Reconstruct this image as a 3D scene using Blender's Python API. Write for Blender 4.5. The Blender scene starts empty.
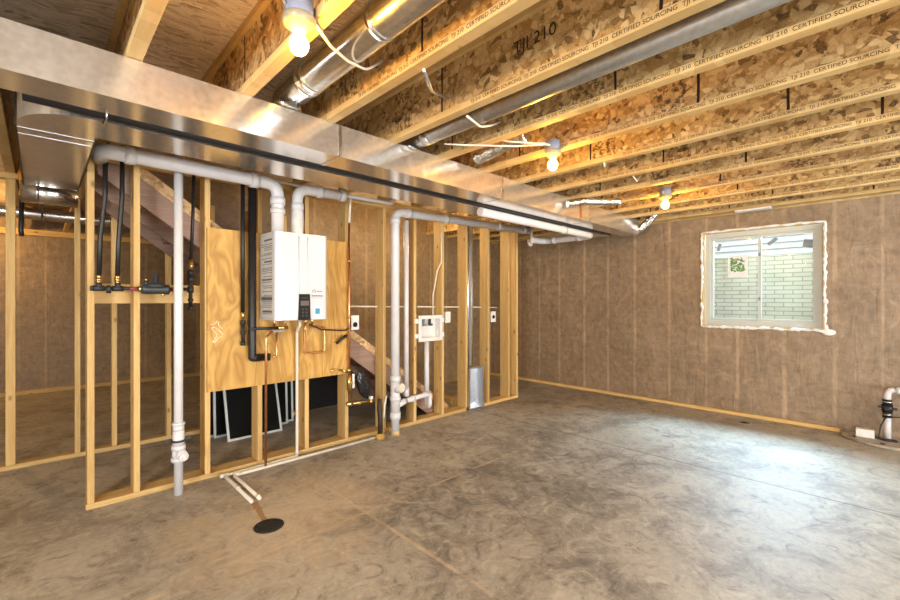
import bpy, bmesh, math, random
from mathutils import Vector, Matrix
random.seed(7)
C = bpy.context.scene.collection
PI = math.pi
H = 1.4            # camera height
ZJ = 2.45          # underside of the joists
ZS = 2.80          # underside of the subfloor
YW = 3.71          # room face of the front stud wall
XR = 6.13          # room face of the window wall

# ------------------------------------------------------------------ materials
def lin(r, g, b):
    f = lambda c: (c/255/12.92) if c/255 <= .04045 else ((c/255+.055)/1.055)**2.4
    return (f(r), f(g), f(b), 1)

class NT:
    def __init__(s, name):
        s.m = bpy.data.materials.new(name); s.m.use_nodes = True
        s.t = s.m.node_tree; s.t.nodes.clear()
        s.out = s.n('ShaderNodeOutputMaterial')
    def n(s, typ, **kw):
        nd = s.t.nodes.new(typ)
        for k, v in kw.items():
            if k.startswith('i_'):
                key = k[2:]
                key = int(key) if key.isdigit() else key.replace('_', ' ')
                nd.inputs[key].default_value = v
            else:
                setattr(nd, k, v)
        return nd
    def l(s, a, b): s.t.links.new(a, b)
    def coords(s, scale=(1, 1, 1), rand=True, rot=(0, 0, 0)):
        tc = s.n('ShaderNodeTexCoord'); mp = s.n('ShaderNodeMapping')
        mp.inputs['Scale'].default_value = scale; mp.inputs['Rotation'].default_value = rot
        s.l(tc.outputs['Object'], mp.inputs['Vector'])
        if rand:
            oi = s.n('ShaderNodeObjectInfo')
            mu = s.n('ShaderNodeMath', operation='MULTIPLY'); mu.inputs[1].default_value = 37.0
            s.l(oi.outputs['Random'], mu.inputs[0])
            s.l(mu.outputs[0], mp.inputs['Location'])
        return mp.outputs[0]
    def ramp(s, fac, stops):
        r = s.n('ShaderNodeValToRGB'); e = r.color_ramp.elements
        while len(e) < len(stops): e.new(.5)
        for el, (p, c) in zip(e, stops):
            el.position = p; el.color = c if len(c) == 4 else (*c, 1)
        s.l(fac, r.inputs[0]); return r.outputs[0]
    def noise(s, vec, scale, detail=4, rough=.5, dist=0):
        nd = s.n('ShaderNodeTexNoise'); nd.inputs['Scale'].default_value = scale
        nd.inputs['Detail'].default_value = detail; nd.inputs['Roughness'].default_value = rough
        nd.inputs['Distortion'].default_value = dist
        if vec is not None: s.l(vec, nd.inputs['Vector'])
        return nd
    def mix(s, fac, a, b, blend='MIX'):
        nd = s.n('ShaderNodeMix', data_type='RGBA', blend_type=blend)
        for sock, v in ((nd.inputs[0], fac), (nd.inputs[6], a), (nd.inputs[7], b)):
            if hasattr(v, 'is_linked'): s.l(v, sock)
            else: sock.default_value = v
        return nd.outputs[2]
    def math(s, op, a, b=0.0, c=None):
        nd = s.n('ShaderNodeMath', operation=op)
        for i, v in enumerate((a, b) if c is None else (a, b, c)):
            if hasattr(v, 'is_linked'): s.l(v, nd.inputs[i])
            else: nd.inputs[i].default_value = v
        return nd.outputs[0]
    def bsdf(s, color, rough=.6, metal=0, bump=None, bstr=.2, bdist=.01, spec=.5, rough_s=None):
        p = s.n('ShaderNodeBsdfPrincipled')
        if hasattr(color, 'is_linked'): s.l(color, p.inputs['Base Color'])
        else: p.inputs['Base Color'].default_value = color
        p.inputs['Roughness'].default_value = rough; p.inputs['Metallic'].default_value = metal
        p.inputs['Specular IOR Level'].default_value = spec
        if rough_s is not None: s.l(rough_s, p.inputs['Roughness'])
        if bump is not None:
            b = s.n('ShaderNodeBump'); b.inputs['Strength'].default_value = bstr; b.inputs['Distance'].default_value = bdist
            s.l(bump, b.inputs['Height']); s.l(b.outputs[0], p.inputs['Normal'])
        s.l(p.outputs[0], s.out.inputs[0]); return p

def plain(name, col, rough=.5, metal=0, spec=.5, noise_amt=.08, nscale=18):
    t = NT(name); v = t.coords((1, 1, 1))
    n = t.noise(v, nscale, 3)
    dark = tuple(c*(1-noise_amt*2) for c in col[:3]) + (1,)
    c = t.ramp(n.outputs[0], [(.3, dark), (.7, col)])
    t.bsdf(c, rough, metal, spec=spec); return t.m

def wood(name, axis, a, b, knots=True, ticks=False):
    sc = [16, 16, 16]; sc['XYZ'.index(axis)] = .9
    t = NT(name); v = t.coords(tuple(sc))
    n = t.noise(v, 1.6, 5, .6, .6)
    c = t.ramp(n.outputs[0], [(.25, a), (.5, tuple((p+q)/2 for p, q in zip(a, b))), (.75, b)])
    n2 = t.noise(v, 7, 3, .6)
    c = t.mix(.18, c, t.ramp(n2.outputs[0], [(.35, tuple(x*.55 for x in a[:3])+(1,)), (.65, b)]))
    if knots:
        ks = [9, 9, 9]; ks['XYZ'.index(axis)] = 4.5
        kv = t.coords(tuple(ks)); vo = t.n('ShaderNodeTexVoronoi'); vo.inputs['Scale'].default_value = 1.0
        t.l(kv, vo.inputs['Vector'])
        k = t.ramp(vo.outputs['Distance'], [(.06, (1, 1, 1, 1)), (.15, (0, 0, 0, 1))])
        c = t.mix(t.math('MULTIPLY', k, .75), c, (.16, .07, .025, 1))
    if ticks:      # finger-joint and ink ticks across the strip
        tv = t.coords((2.0, 7.0, 2.0)); vo = t.n('ShaderNodeTexVoronoi'); vo.inputs['Scale'].default_value = 1.0; t.l(tv, vo.inputs['Vector'])
        sp = t.n('ShaderNodeSeparateColor'); t.l(vo.outputs['Color'], sp.inputs[0])
        c = t.mix(t.math('MULTIPLY', t.math('LESS_THAN', vo.outputs['Distance'], .12), t.math('MULTIPLY', sp.outputs[0], .8)), c, (.10, .055, .02, 1))
        c = t.mix(.5, c, t.ramp(sp.outputs[1], [(0, a), (1, b)]))
    oi = t.n('ShaderNodeObjectInfo')
    hsv = t.n('ShaderNodeHueSaturation'); t.l(c, hsv.inputs['Color'])
    t.l(t.math('MULTIPLY_ADD', oi.outputs['Random'], .3, .85), hsv.inputs['Value'])
    t.bsdf(hsv.outputs[0], .6, bump=n.outputs[0], bstr=.15, bdist=.004, spec=.3); return t.m

def osb(name, dark, mid, light, rot=0.0, joints=False, ln=7.5, th=36.0, angs=(.35, -.75, 1.25), tilt=.35):
    """Strand board: flakes seven times longer than wide, lying at three angles in the board's plane (XY, XZ or YZ)."""
    t = NT(name); res = []
    base = t.coords((1, 1, 1))
    wob = t.noise(base, 5.0, 2)
    for ang in (a_+rot for a_ in angs):
        mp = t.n('ShaderNodeMapping'); mp.vector_type = 'POINT'
        # turn about a slanted axis so that every plane of the board shows slanting flakes
        mp.inputs['Rotation'].default_value = (ang if tilt else 0, ang*tilt, ang)
        t.l(base, mp.inputs['Vector'])
        m2 = t.n('ShaderNodeMapping'); m2.inputs['Scale'].default_value = (th, ln, th*.8); t.l(mp.outputs[0], m2.inputs['Vector'])
        add = t.n('ShaderNodeVectorMath', operation='ADD'); t.l(m2.outputs[0], add.inputs[0])
        sc = t.n('ShaderNodeVectorMath', operation='SCALE'); sc.inputs['Scale'].default_value = 1.5
        t.l(wob.outputs['Color'], sc.inputs[0]); t.l(sc.outputs[0], add.inputs[1])
        vo = t.n('ShaderNodeTexVoronoi'); vo.inputs['Scale'].default_value = 1.0; t.l(add.outputs[0], vo.inputs['Vector'])
        sp = t.n('ShaderNodeSeparateColor'); t.l(vo.outputs['Color'], sp.inputs[0])
        ed = t.ramp(vo.outputs['Distance'], [(.5, (1, 1, 1, 1)), (.95, (.5, .44, .38, 1))])
        c = t.ramp(sp.outputs[0], [(0, dark), (.16, mid), (.6, tuple((p+q)/2 for p, q in zip(mid, light))), (1, light)])
        res.append(t.mix(.8, c, ed, 'MULTIPLY'))
    n1 = t.noise(base, 11, 3, .6); n2 = t.noise(base, 8, 3, .6)
    m1 = t.ramp(n1.outputs[0], [(.48, (0, 0, 0, 1)), (.5, (1, 1, 1, 1))])
    m2_ = t.ramp(n2.outputs[0], [(.52, (0, 0, 0, 1)), (.54, (1, 1, 1, 1))])
    c = t.mix(m2_, t.mix(m1, res[0], res[1]), res[2])
    fine = t.noise(base, 130, 3, .6)
    c = t.mix(.2, c, t.ramp(fine.outputs[0], [(.3, dark), (.65, light)]))
    big = t.noise(base, 1.7, 3)
    c = t.mix(1.0, c, t.ramp(big.outputs[0], [(.3, (.78, .76, .74, 1)), (.7, (1.0, 1.0, 1.0, 1))]), 'MULTIPLY')
    if joints:   # black sealed joints between lengths of web, and smudged roller stamps
        tc = t.n('ShaderNodeTexCoord'); sx = t.n('ShaderNodeSeparateXYZ'); t.l(tc.outputs['Object'], sx.inputs[0])
        oi = t.n('ShaderNodeObjectInfo')
        y = t.math('ADD', sx.outputs[1], t.math('MULTIPLY', oi.outputs['Random'], 5.0))
        y = t.math('ADD', y, t.math('MULTIPLY', n1.outputs[0], .012))
        d = t.math('PINGPONG', y, .61)
        c = t.mix(t.math('LESS_THAN', d, .007), c, (.02, .012, .008, 1))
        d2 = t.math('PINGPONG', t.math('ADD', y, .33), .85)
        st = t.math('MULTIPLY', t.math('LESS_THAN', d2, .09), t.ramp(t.noise(base, 38, 3, .7).outputs[0], [(.5, (0, 0, 0, 1)), (.56, (1, 1, 1, 1))]))
        c = t.mix(t.math('MULTIPLY', st, .75), c, (.04, .025, .015, 1))
    t.bsdf(c, .65, bump=n1.outputs[0], bstr=.2, bdist=.004, spec=.25); return t.m

def insulation(name, axis, phase, spacing, a, b):
    t = NT(name); tc = t.n('ShaderNodeNewGeometry')
    v = tc.outputs['Position']
    n1 = t.noise(v, 1.6, 6, .65, .8); n2 = t.noise(v, 14, 5, .6)
    mp = t.n('ShaderNodeMapping'); mp.inputs['Scale'].default_value = (1, 1, 26); t.l(v, mp.inputs['Vector'])
    n3 = t.noise(mp.outputs[0], 2.2, 3)
    c = t.ramp(n1.outputs[0], [(.28, a), (.72, b)])
    c = t.mix(.35, c, t.ramp(n2.outputs[0], [(.3, tuple(x*.6 for x in a[:3])+(1,)), (.7, tuple(min(1, x*1.25) for x in b[:3])+(1,))]))
    c = t.mix(.09, c, t.ramp(n3.outputs[0], [(.35, tuple(x*.6 for x in a[:3])+(1,)), (.65, b)]))
    sx = t.n('ShaderNodeSeparateXYZ'); t.l(v, sx.inputs[0])
    p = t.math('ADD', sx.outputs[axis], phase)
    p = t.math('ADD', p, t.math('MULTIPLY', n1.outputs[0], .03))
    n1d = t.n('ShaderNodeTexNoise', noise_dimensions='1D'); n1d.inputs['Scale'].default_value = .9; t.l(sx.outputs[axis], n1d.inputs['W'])
    p = t.math('ADD', p, t.math('MULTIPLY', n1d.outputs[0], .45))
    d = t.math('PINGPONG', p, spacing/2)
    strip = t.ramp(d, [(.008, (1, 1, 1, 1)), (.026, (0, 0, 0, 1))])
    w = t.math('MULTIPLY', strip, t.math('MULTIPLY_ADD', n1.outputs[0], 1.5, -.48))
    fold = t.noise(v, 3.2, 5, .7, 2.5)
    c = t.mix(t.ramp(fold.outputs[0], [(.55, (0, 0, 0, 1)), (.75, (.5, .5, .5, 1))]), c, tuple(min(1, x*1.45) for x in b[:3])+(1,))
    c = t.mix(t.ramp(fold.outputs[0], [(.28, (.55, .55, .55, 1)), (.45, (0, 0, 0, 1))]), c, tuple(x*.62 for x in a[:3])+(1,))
    c = t.mix(w, c, tuple(min(1, x*1.75) for x in b[:3])+(1,))
    mp2 = t.n('ShaderNodeMapping'); mp2.inputs['Scale'].default_value = (3, 3, .8); mp2.inputs['Rotation'].default_value = (.5, .3, .2); t.l(v, mp2.inputs['Vector'])
    wr = t.noise(mp2.outputs[0], 3.0, 4, .6, 1.4)
    t.bsdf(c, .5, bump=wr.outputs[0], bstr=.35, bdist=.03, spec=.5); return t.m

def metal(name, col, rough, bump=.12, scale=(1, 1, 1), nsc=3.0, bd=.02, mt=1.0):
    t = NT(name); v = t.coords(scale)
    n = t.noise(v, nsc, 3, .5); f = t.noise(v, 40, 4)
    c = t.ramp(f.outputs[0], [(.3, tuple(x*.82 for x in col[:3])+(1,)), (.7, col)])
    r = t.math('MULTIPLY_ADD', f.outputs[0], .12, rough-.06)
    t.bsdf(c, rough, mt, bump=n.outputs[0], bstr=bump, bdist=bd, rough_s=r); return t.m

def concrete(name):
    t = NT(name); tc = t.n('ShaderNodeNewGeometry'); v = tc.outputs['Position']
    n1 = t.noise(v, .75, 6, .62, 1.2); n2 = t.noise(v, 2.6, 9, .72, .9); n3 = t.noise(v, 30, 5, .7)
    n4 = t.noise(v, 1.5, 10, .74, .7); n5 = t.noise(v, 6.0, 9, .72, 1.9)
    c = t.ramp(n1.outputs[0], [(.25, lin(148, 139, 122)), (.5, lin(170, 161, 143)), (.75, lin(190, 182, 164))])
    c = t.mix(t.ramp(n2.outputs[0], [(.38, (.7, .7, .7, 1)), (.52, (0, 0, 0, 1))]), c, lin(108, 97, 82))
    c = t.mix(t.ramp(n4.outputs[0], [(.36, (.75, .75, .75, 1)), (.50, (0, 0, 0, 1))]), c, lin(98, 90, 80))
    c = t.mix(t.ramp(n5.outputs[0], [(.54, (0, 0, 0, 1)), (.70, (.7, .7, .7, 1))]), c, lin(204, 190, 164))
    c = t.mix(.25, c, t.ramp(n3.outputs[0], [(.3, lin(110, 96, 82)), (.7, lin(200, 186, 168))]))
    c = t.mix(t.ramp(n5.outputs[0], [(.30, (.8, .8, .8, 1)), (.46, (0, 0, 0, 1))]), c, lin(86, 76, 66))
    sx = t.n('ShaderNodeSeparateXYZ'); t.l(v, sx.inputs[0]); X, Y = sx.outputs[0], sx.outputs[1]
    # broad damp-dark stain in the middle of the slab
    ex = t.math('MULTIPLY', t.math('SUBTRACT', X, 2.55), .62); ey = t.math('SUBTRACT', Y, 1.95)
    er = t.math('SQRT', t.math('ADD', t.math('MULTIPLY', ex, ex), t.math('MULTIPLY', ey, ey)))
    er = t.math('ADD', er, t.math('MULTIPLY_ADD', n4.outputs[0], 2.4, -1.2))
    sm = t.math('MULTIPLY', t.ramp(er, [(.35, (1, 1, 1, 1)), (1.1, (0, 0, 0, 1))]), t.ramp(n5.outputs[0], [(.3, (1, 1, 1, 1)), (.62, (.15, .15, .15, 1))]))
    c = t.mix(t.math('MULTIPLY', sm, .8), c, lin(80, 74, 68))
    # pale dusty ring of patched concrete about the floor drain, ragged edge
    dx = t.math('SUBTRACT', X, 1.15); dy = t.math('SUBTRACT', Y, 2.72)
    r = t.math('SQRT', t.math('ADD', t.math('MULTIPLY', dx, dx), t.math('MULTIPLY', dy, dy)))
    r = t.math('ADD', r, t.math('MULTIPLY_ADD', n2.outputs[0], 2.2, -1.1))
    c = t.mix(t.math('MULTIPLY', t.ramp(r, [(.22, (1, 1, 1, 1)), (.75, (0, 0, 0, 1))]), t.math('MULTIPLY_ADD', n5.outputs[0], .9, .05)), c, lin(206, 184, 150))
    # rust run from the drain pipe ends
    rx = t.math('ABSOLUTE', t.math('SUBTRACT', X, t.math('MULTIPLY_ADD', Y, .12, .705)))
    rx = t.math('ADD', rx, t.math('MULTIPLY_ADD', n5.outputs[0], .10, -.04))
    rust = t.math('MULTIPLY', t.math('LESS_THAN', rx, .028), t.math('MULTIPLY', t.math('GREATER_THAN', Y, 2.74), t.math('LESS_THAN', Y, 3.06)))
    c = t.mix(t.math('MULTIPLY', rust, .7), c, lin(150, 100, 40))
    # tooled control joints
    jx = t.math('PINGPONG', t.math('ADD', X, .89), 1.22); jy = t.math('PINGPONG', t.math('ADD', Y, .04), 1.22)
    c = t.mix(t.math('MULTIPLY', t.math('LESS_THAN', t.math('ABSOLUTE', t.math('SUBTRACT', X, 3.99)), .008), .75), c, lin(70, 62, 54))
    jl = t.math('LESS_THAN', t.math('ABSOLUTE', t.math('SUBTRACT', X, 1.55)), .012)
    jm = t.math('LESS_THAN', t.math('ABSOLUTE', t.math('SUBTRACT', Y, 2.40)), .011)
    j = t.math('MULTIPLY', t.math('MAXIMUM', jl, jm), t.ramp(n2.outputs[0], [(.42, (0, 0, 0, 1)), (.55, (.55, .55, .55, 1))]))
    c = t.mix(j, c, lin(205, 176, 136))
    t.bsdf(c, .55, bump=n2.outputs[0], bstr=.12, bdist=.01, spec=.4); return t.m

def emit(name, col, strength):
    t = NT(name); e = t.n('ShaderNodeEmission'); e.inputs[0].default_value = col; e.inputs[1].default_value = strength
    t.l(e.outputs[0], t.out.inputs[0]); return t.m

def glass(name):
    t = NT(name); a = t.n('ShaderNodeBsdfTransparent'); g = t.n('ShaderNodeBsdfGlossy'); g.inputs['Roughness'].default_value = .02
    a.inputs[0].default_value = (.93, .96, .95, 1)
    f = t.n('ShaderNodeFresnel'); f.inputs[0].default_value = 1.12; mx = t.n('ShaderNodeMixShader')
    t.l(f.outputs[0], mx.inputs[0]); t.l(a.outputs[0], mx.inputs[1]); t.l(g.outputs[0], mx.inputs[2]); t.l(mx.outputs[0], t.out.inputs[0]); return t.m

def mesh_screen(name):
    t = NT(name); a = t.n('ShaderNodeBsdfTransparent'); d = t.n('ShaderNodeBsdfDiffuse'); d.inputs[0].default_value = (.012, .011, .01, 1)
    mx = t.n('ShaderNodeMixShader'); mx.inputs[0].default_value = .85
    t.l(a.outputs[0], mx.inputs[1]); t.l(d.outputs[0], mx.inputs[2]); t.l(mx.outputs[0], t.out.inputs[0]); return t.m

def blocks(name):
    t = NT(name); tc = t.n('ShaderNodeTexCoord'); sx = t.n('ShaderNodeSeparateXYZ'); t.l(tc.outputs['Object'], sx.inputs[0])
    cb = t.n('ShaderNodeCombineXYZ'); t.l(sx.outputs[1], cb.inputs[0]); t.l(sx.outputs[2], cb.inputs[1])
    br = t.n('ShaderNodeTexBrick'); t.l(cb.outputs[0], br.inputs['Vector'])
    br.inputs['Scale'].default_value = 1; br.inputs['Brick Width'].default_value = .20; br.inputs['Row Height'].default_value = .058
    br.inputs['Mortar Size'].default_value = .006; br.inputs['Color1'].default_value = lin(206, 196, 178); br.inputs['Color2'].default_value = lin(192, 184, 168)
    br.inputs['Mortar'].default_value = lin(138, 134, 124)
    n = t.noise(tc.outputs['Object'], 3.5, 4)
    c = t.mix(.25, br.outputs[0], t.ramp(n.outputs[0], [(.35, lin(172, 160, 124)), (.65, lin(212, 206, 192))]))
    t.bsdf(c, .9); return t.m

def plywood(name):
    t = NT(name); v = t.coords((1, 1, 1), False)
    mp = t.n('ShaderNodeMapping'); mp.inputs['Scale'].default_value = (3.6, 3, .9); t.l(v, mp.inputs['Vector'])
    n = t.noise(mp.outputs[0], 1.1, 3, .5, .9)
    rings = t.math('PINGPONG', t.math('MULTIPLY', n.outputs[0], 9.0), .5)
    c = t.ramp(rings, [(0, lin(158, 112, 44)), (.28, lin(190, 144, 66)), (.5, lin(206, 164, 86))])
    big = t.noise(v, 3, 4)
    c = t.mix(.35, c, t.ramp(big.outputs[0], [(.35, lin(164, 120, 54)), (.65, lin(208, 168, 98))]))
    # loose white scratch marks low on the left side
    sx = t.n('ShaderNodeSeparateXYZ'); t.l(v, sx.inputs[0])
    sn = t.noise(v, 9, 1, .4, 1.0)
    line = t.math('LESS_THAN', t.math('ABSOLUTE', t.math('SUBTRACT', sn.outputs[0], .5)), .012)
    dx = t.math('SUBTRACT', sx.outputs[0], -.57); dz = t.math('SUBTRACT', sx.outputs[2], .47)
    rr = t.math('SQRT', t.math('ADD', t.math('MULTIPLY', dx, dx), t.math('MULTIPLY', t.math('MULTIPLY', dz, dz), .4)))
    c = t.mix(t.math('MULTIPLY', line, t.math('LESS_THAN', rr, .055)), c, lin(240, 235, 220))
    t.bsdf(c, .55, spec=.35); return t.m

PA, PB = lin(186, 145, 82), lin(222, 187, 124)
M = dict(
    studz=wood('pine_upright', 'Z', PA, PB), studx=wood('pine_lengthwise', 'X', PA, PB), studty=wood('pine_crosswise', 'Y', PA, PB),
    flange=wood('pine_flange', 'Y', lin(188, 152, 92), lin(224, 194, 138), False, True),
    stairwood=wood('stair_wood', 'X', lin(128, 100, 84), lin(164, 136, 118), False),
    osb=osb('joist_strand_board', lin(80, 52, 24), lin(176, 132, 70), lin(244, 214, 156), 0, True),
    subfloor=osb('subfloor_strand_board', lin(150, 126, 100), lin(222, 202, 174), lin(240, 226, 204), PI/2, False, 6, 60, (.12, -.22, .4), 0),
    strand=osb('stair_strand_board', lin(120, 88, 54), lin(196, 156, 106), lin(230, 198, 150), .3),
    floor=concrete('stained_concrete'),
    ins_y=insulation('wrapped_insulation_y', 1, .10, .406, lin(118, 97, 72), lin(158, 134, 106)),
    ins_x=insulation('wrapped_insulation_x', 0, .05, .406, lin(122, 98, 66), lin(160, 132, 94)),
    duct=metal('galvanised_duct', (.82, .80, .76, 1), .17, .10, (1, 1, 1), 2.2, .02, .84),
    pipe_metal=metal('galvanised_pipe', (.80, .80, .80, 1), .22, .06, (1, 1, 1), 6),
    dull_metal=metal('dull_galvanised', (.55, .56, .57, 1), .38, .06),
    foil=metal('foil_flex', (.85, .85, .85, 1), .2, .9, (1, 1, 1), 28, .02),
    dark_metal=plain('dark_steel', (.05, .045, .04, 1), .4, .6),
    pvc=plain('white_pvc', lin(212, 209, 207), .35, nscale=9, noise_amt=.04),
    pvc_dirty=plain('dusty_pvc', lin(222, 210, 190), .5, nscale=9),
    pex=plain('white_tubing', lin(232, 222, 200), .4),
    copper=metal('copper', (.78, .38, .17, 1), .32, .05),
    brass=metal('brass', (.80, .58, .22, 1), .3, .05),
    black=plain('black_rubber', (.014, .012, .011, 1), .45),
    darkpipe=plain('dark_insulation', (.035, .018, .012, 1), .6),
    redpaint=plain('red_thread_paint', (.28, .05, .04, 1), .6),
    regulator=plain('dark_slate_casting', (.035, .04, .042, 1), .45),
    heater=plain('white_enamel', lin(206, 206, 209), .22, nscale=2, noise_amt=.01),
    panel=plain('black_panel', (.012, .010, .009, 1), .55, spec=.2),
    lcd=plain('grey_display', lin(96, 86, 76), .5),
    print_grey=plain('grey_print', lin(110, 110, 112), .6), print_black=plain('black_print', lin(50, 48, 46), .6),
    sticker_blue=plain('blue_sticker', lin(52, 140, 178), .5), sticker_white=plain('white_sticker', lin(228, 230, 228), .5),
    paper=plain('label_paper', lin(212, 208, 200), .6),
    ink=plain('stamp_ink', (.03, .02, .012, 1), .8),
    plywood=plywood('plywood_face'),
    foam=plain('cream_spray_foam', lin(240, 238, 232), .8, nscale=40, noise_amt=.1),
    vinyl=plain('white_vinyl', lin(188, 192, 184), .4, noise_amt=.02),
    glass=glass('window_glass'), mesh=mesh_screen('insect_mesh'),
    blocks=blocks('well_blocks'), siding=plain('white_siding', lin(240, 242, 245), .6, noise_amt=.02),
    soil=plain('gravel_soil', lin(120, 110, 95), .9, noise_amt=.2, nscale=30),
    green=plain('green_leaf_print', lin(110, 168, 84), .6, noise_amt=.3, nscale=40), decal_grey=plain('grey_decal', lin(140, 150, 152), .6, noise_amt=.2),
    white_plastic=plain('white_plastic', lin(232, 228, 220), .4), grey_plastic=plain('blue_grey_plastic', lin(132, 140, 160), .45),
    cream_lamp=plain('cream_porcelain', lin(150, 140, 112), .3, noise_amt=.02),
    wire=plain('white_cable', lin(226, 216, 200), .5), lid=plain('grey_lid', lin(176, 164, 146), .6, noise_amt=.15),
    bulb=emit('lit_bulb', (1.0, .50, .06, 1), 190), bulb3=emit('lit_bulb_warm', (1.0, .64, .24, 1), 640), bulb4=emit('lit_bulb_stair', (1.0, .70, .36, 1), 150), bulb2=emit('lit_bulb_white', (1.0, .92, .80, 1), 330), boot=metal('pale_galvanised', (.80, .83, .88, 1), .30, .04), wallboard=plain('grey_wall', lin(168, 150, 130), .8),
    iron=plain('black_iron', (.02, .019, .018, 1), .55), orange=plain('orange_cable', lin(235, 150, 30), .5),
    bag=plain('black_plastic_film', (.02, .019, .018, 1), .25, noise_amt=.2), stain=plain('stained_pvc', lin(208, 182, 128), .6, noise_amt=.2, nscale=30), foamy=plain('yellow_foam_ring', lin(196, 158, 70), .8, noise_amt=.2),
)

# ------------------------------------------------------------------ geometry helpers
class B:
    """Collects shapes, in room coordinates, that become ONE mesh."""
    def __init__(s): s.bm = bmesh.new()
    def box(s, x0, x1, y0, y1, z0, z1, bev=0.0):
        t = bmesh.new()
        vs = [t.verts.new((x, y, z)) for x in (x0, x1) for y in (y0, y1) for z in (z0, z1)]
        for f in ((0, 1, 3, 2), (4, 6, 7, 5), (0, 4, 5, 1), (2, 3, 7, 6), (0, 2, 6, 4), (1, 5, 7, 3)):
            t.faces.new([vs[i] for i in f])
        bmesh.ops.recalc_face_normals(t, faces=t.faces)
        if bev: bmesh.ops.bevel(t, geom=t.edges[:], offset=bev, segments=2, affect='EDGES', profile=.6)
        s.add(t); return s
    def add(s, t, mat=None):
        if mat is not None: bmesh.ops.transform(t, matrix=mat, verts=t.verts)
        me = bpy.data.meshes.new('tmp'); t.to_mesh(me); t.free(); s.bm.from_mesh(me); bpy.data.meshes.remove(me)
    def tube(s, pts, r, seg=14, fil=0.0, cap=True, radii=None):
        pts = [Vector(p) for p in pts]
        if fil: pts = fillet(pts, fil)
        n = len(pts); rings = []
        d0 = (pts[1]-pts[0]).normalized()
        up = Vector((0, 0, 1)) if abs(d0.z) < .9 else Vector((1, 0, 0))
        side = d0.cross(up).normalized(); prev = d0
        for i, p in enumerate(pts):
            d = (pts[min(i+1, n-1)]-pts[max(i-1, 0)]).normalized()
            q = prev.rotation_difference(d); side = q @ side; side = (side-d*side.dot(d)).normalized(); prev = d
            b = d.cross(side)
            rr = radii[i] if radii else r
            rings.append([s.bm.verts.new(p+rr*(math.cos(2*PI*k/seg)*side+math.sin(2*PI*k/seg)*b)) for k in range(seg)])
        for a, b in zip(rings, rings[1:]):
            for k in range(seg):
                f = s.bm.faces.new((a[k], a[(k+1) % seg], b[(k+1) % seg], b[k])); f.smooth = True
        if cap:
            s.bm.faces.new(rings[0][::-1]); s.bm.faces.new(rings[-1])
        return s
    def cyl(s, p0, p1, r, r1=None, seg=18):
        return s.tube([p0, p1], r, seg, radii=[r, r if r1 is None else r1])
    def lathe(s, prof, c, axis='Z', seg=24):
        c = Vector(c)
        def P(r, h, a):
            x, y = r*math.cos(a), r*math.sin(a)
            return c+Vector({'Z': (x, y, h), 'X': (h, x, y), 'Y': (y, h, x)}[axis])
        rings = [[s.bm.verts.new(P(max(r, 1e-4), h, 2*PI*k/seg)) for k in range(seg)] for r, h in prof]
        for a, b in zip(rings, rings[1:]):
            for k in range(seg):
                f = s.bm.faces.new((a[k], a[(k+1) % seg], b[(k+1) % seg], b[k])); f.smooth = True
        s.bm.faces.new(rings[0][::-1]); s.bm.faces.new(rings[-1]); return s
    def prism(s, poly, axis, a0, a1):
        """Extrude a 2-D polygon along an axis; poly in the other two axes in XYZ order."""
        def P(u, v, a): return {'X': (a, u, v), 'Y': (u, a, v), 'Z': (u, v, a)}[axis]
        lo = [s.bm.verts.new(P(u, v, a0)) for u, v in poly]; hi = [s.bm.verts.new(P(u, v, a1)) for u, v in poly]
        n = len(poly); s.bm.faces.new(lo[::-1]); s.bm.faces.new(hi)
        for i in range(n): s.bm.faces.new((lo[i], lo[(i+1) % n], hi[(i+1) % n], hi[i]))
        return s
    def ball(s, c, r, sc=(1, 1, 1), seg=20):
        t = bmesh.new(); bmesh.ops.create_uvsphere(t, u_segments=seg, v_segments=seg//2, radius=r)
        for f in t.faces: f.smooth = True
        s.add(t, Matrix.Translation(c) @ Matrix.Diagonal((*sc, 1))); return s
    def rect_ring(s, axis, a0, a1, u0, u1, v0, v1, w):
        """Four mitre-free bars round a rectangle."""
        for (p, q, g, h) in ((u0, u0+w, v0, v1), (u1-w, u1, v0, v1), (u0+w, u1-w, v0, v0+w), (u0+w, u1-w, v1-w, v1)):
            if axis == 'X': s.box(a0, a1, p, q, g, h)
            elif axis == 'Y': s.box(p, q, a0, a1, g, h)
            else: s.box(p, q, g, h, a0, a1)
        return s

def fillet(pts, rad, n=7):
    out = [pts[0]]
    for i in range(1, len(pts)-1):
        p = pts[i]; a = pts[i-1]-p; b = pts[i+1]-p
        ang = a.angle(b)
        if ang > PI-.02: out.append(p); continue
        d = min(rad/math.tan(ang/2), a.length*.49, b.length*.49)
        a0 = p+a.normalized()*d; b0 = p+b.normalized()*d
        for k in range(n+1):
            t = k/n; out.append(a0*(1-t)**2+p*2*t*(1-t)+b0*t*t)
    out.append(pts[-1]); return out

def tag(o, label=None, cat=None, group=None, kind=None):
    if label: o['label'] = label
    if cat: o['category'] = cat
    if group: o['group'] = group
    if kind: o['kind'] = kind
    return o

def thing(name, label, cat, loc, group=None, kind=None):
    o = bpy.data.objects.new(name, None); C.objects.link(o); o.location = loc; o.empty_display_size = .05
    return tag(o, label, cat, group, kind)

def root_loc(p):
    v = Vector((0, 0, 0))
    while p is not None: v += Vector(p.location); p = p.parent
    return v

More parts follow.
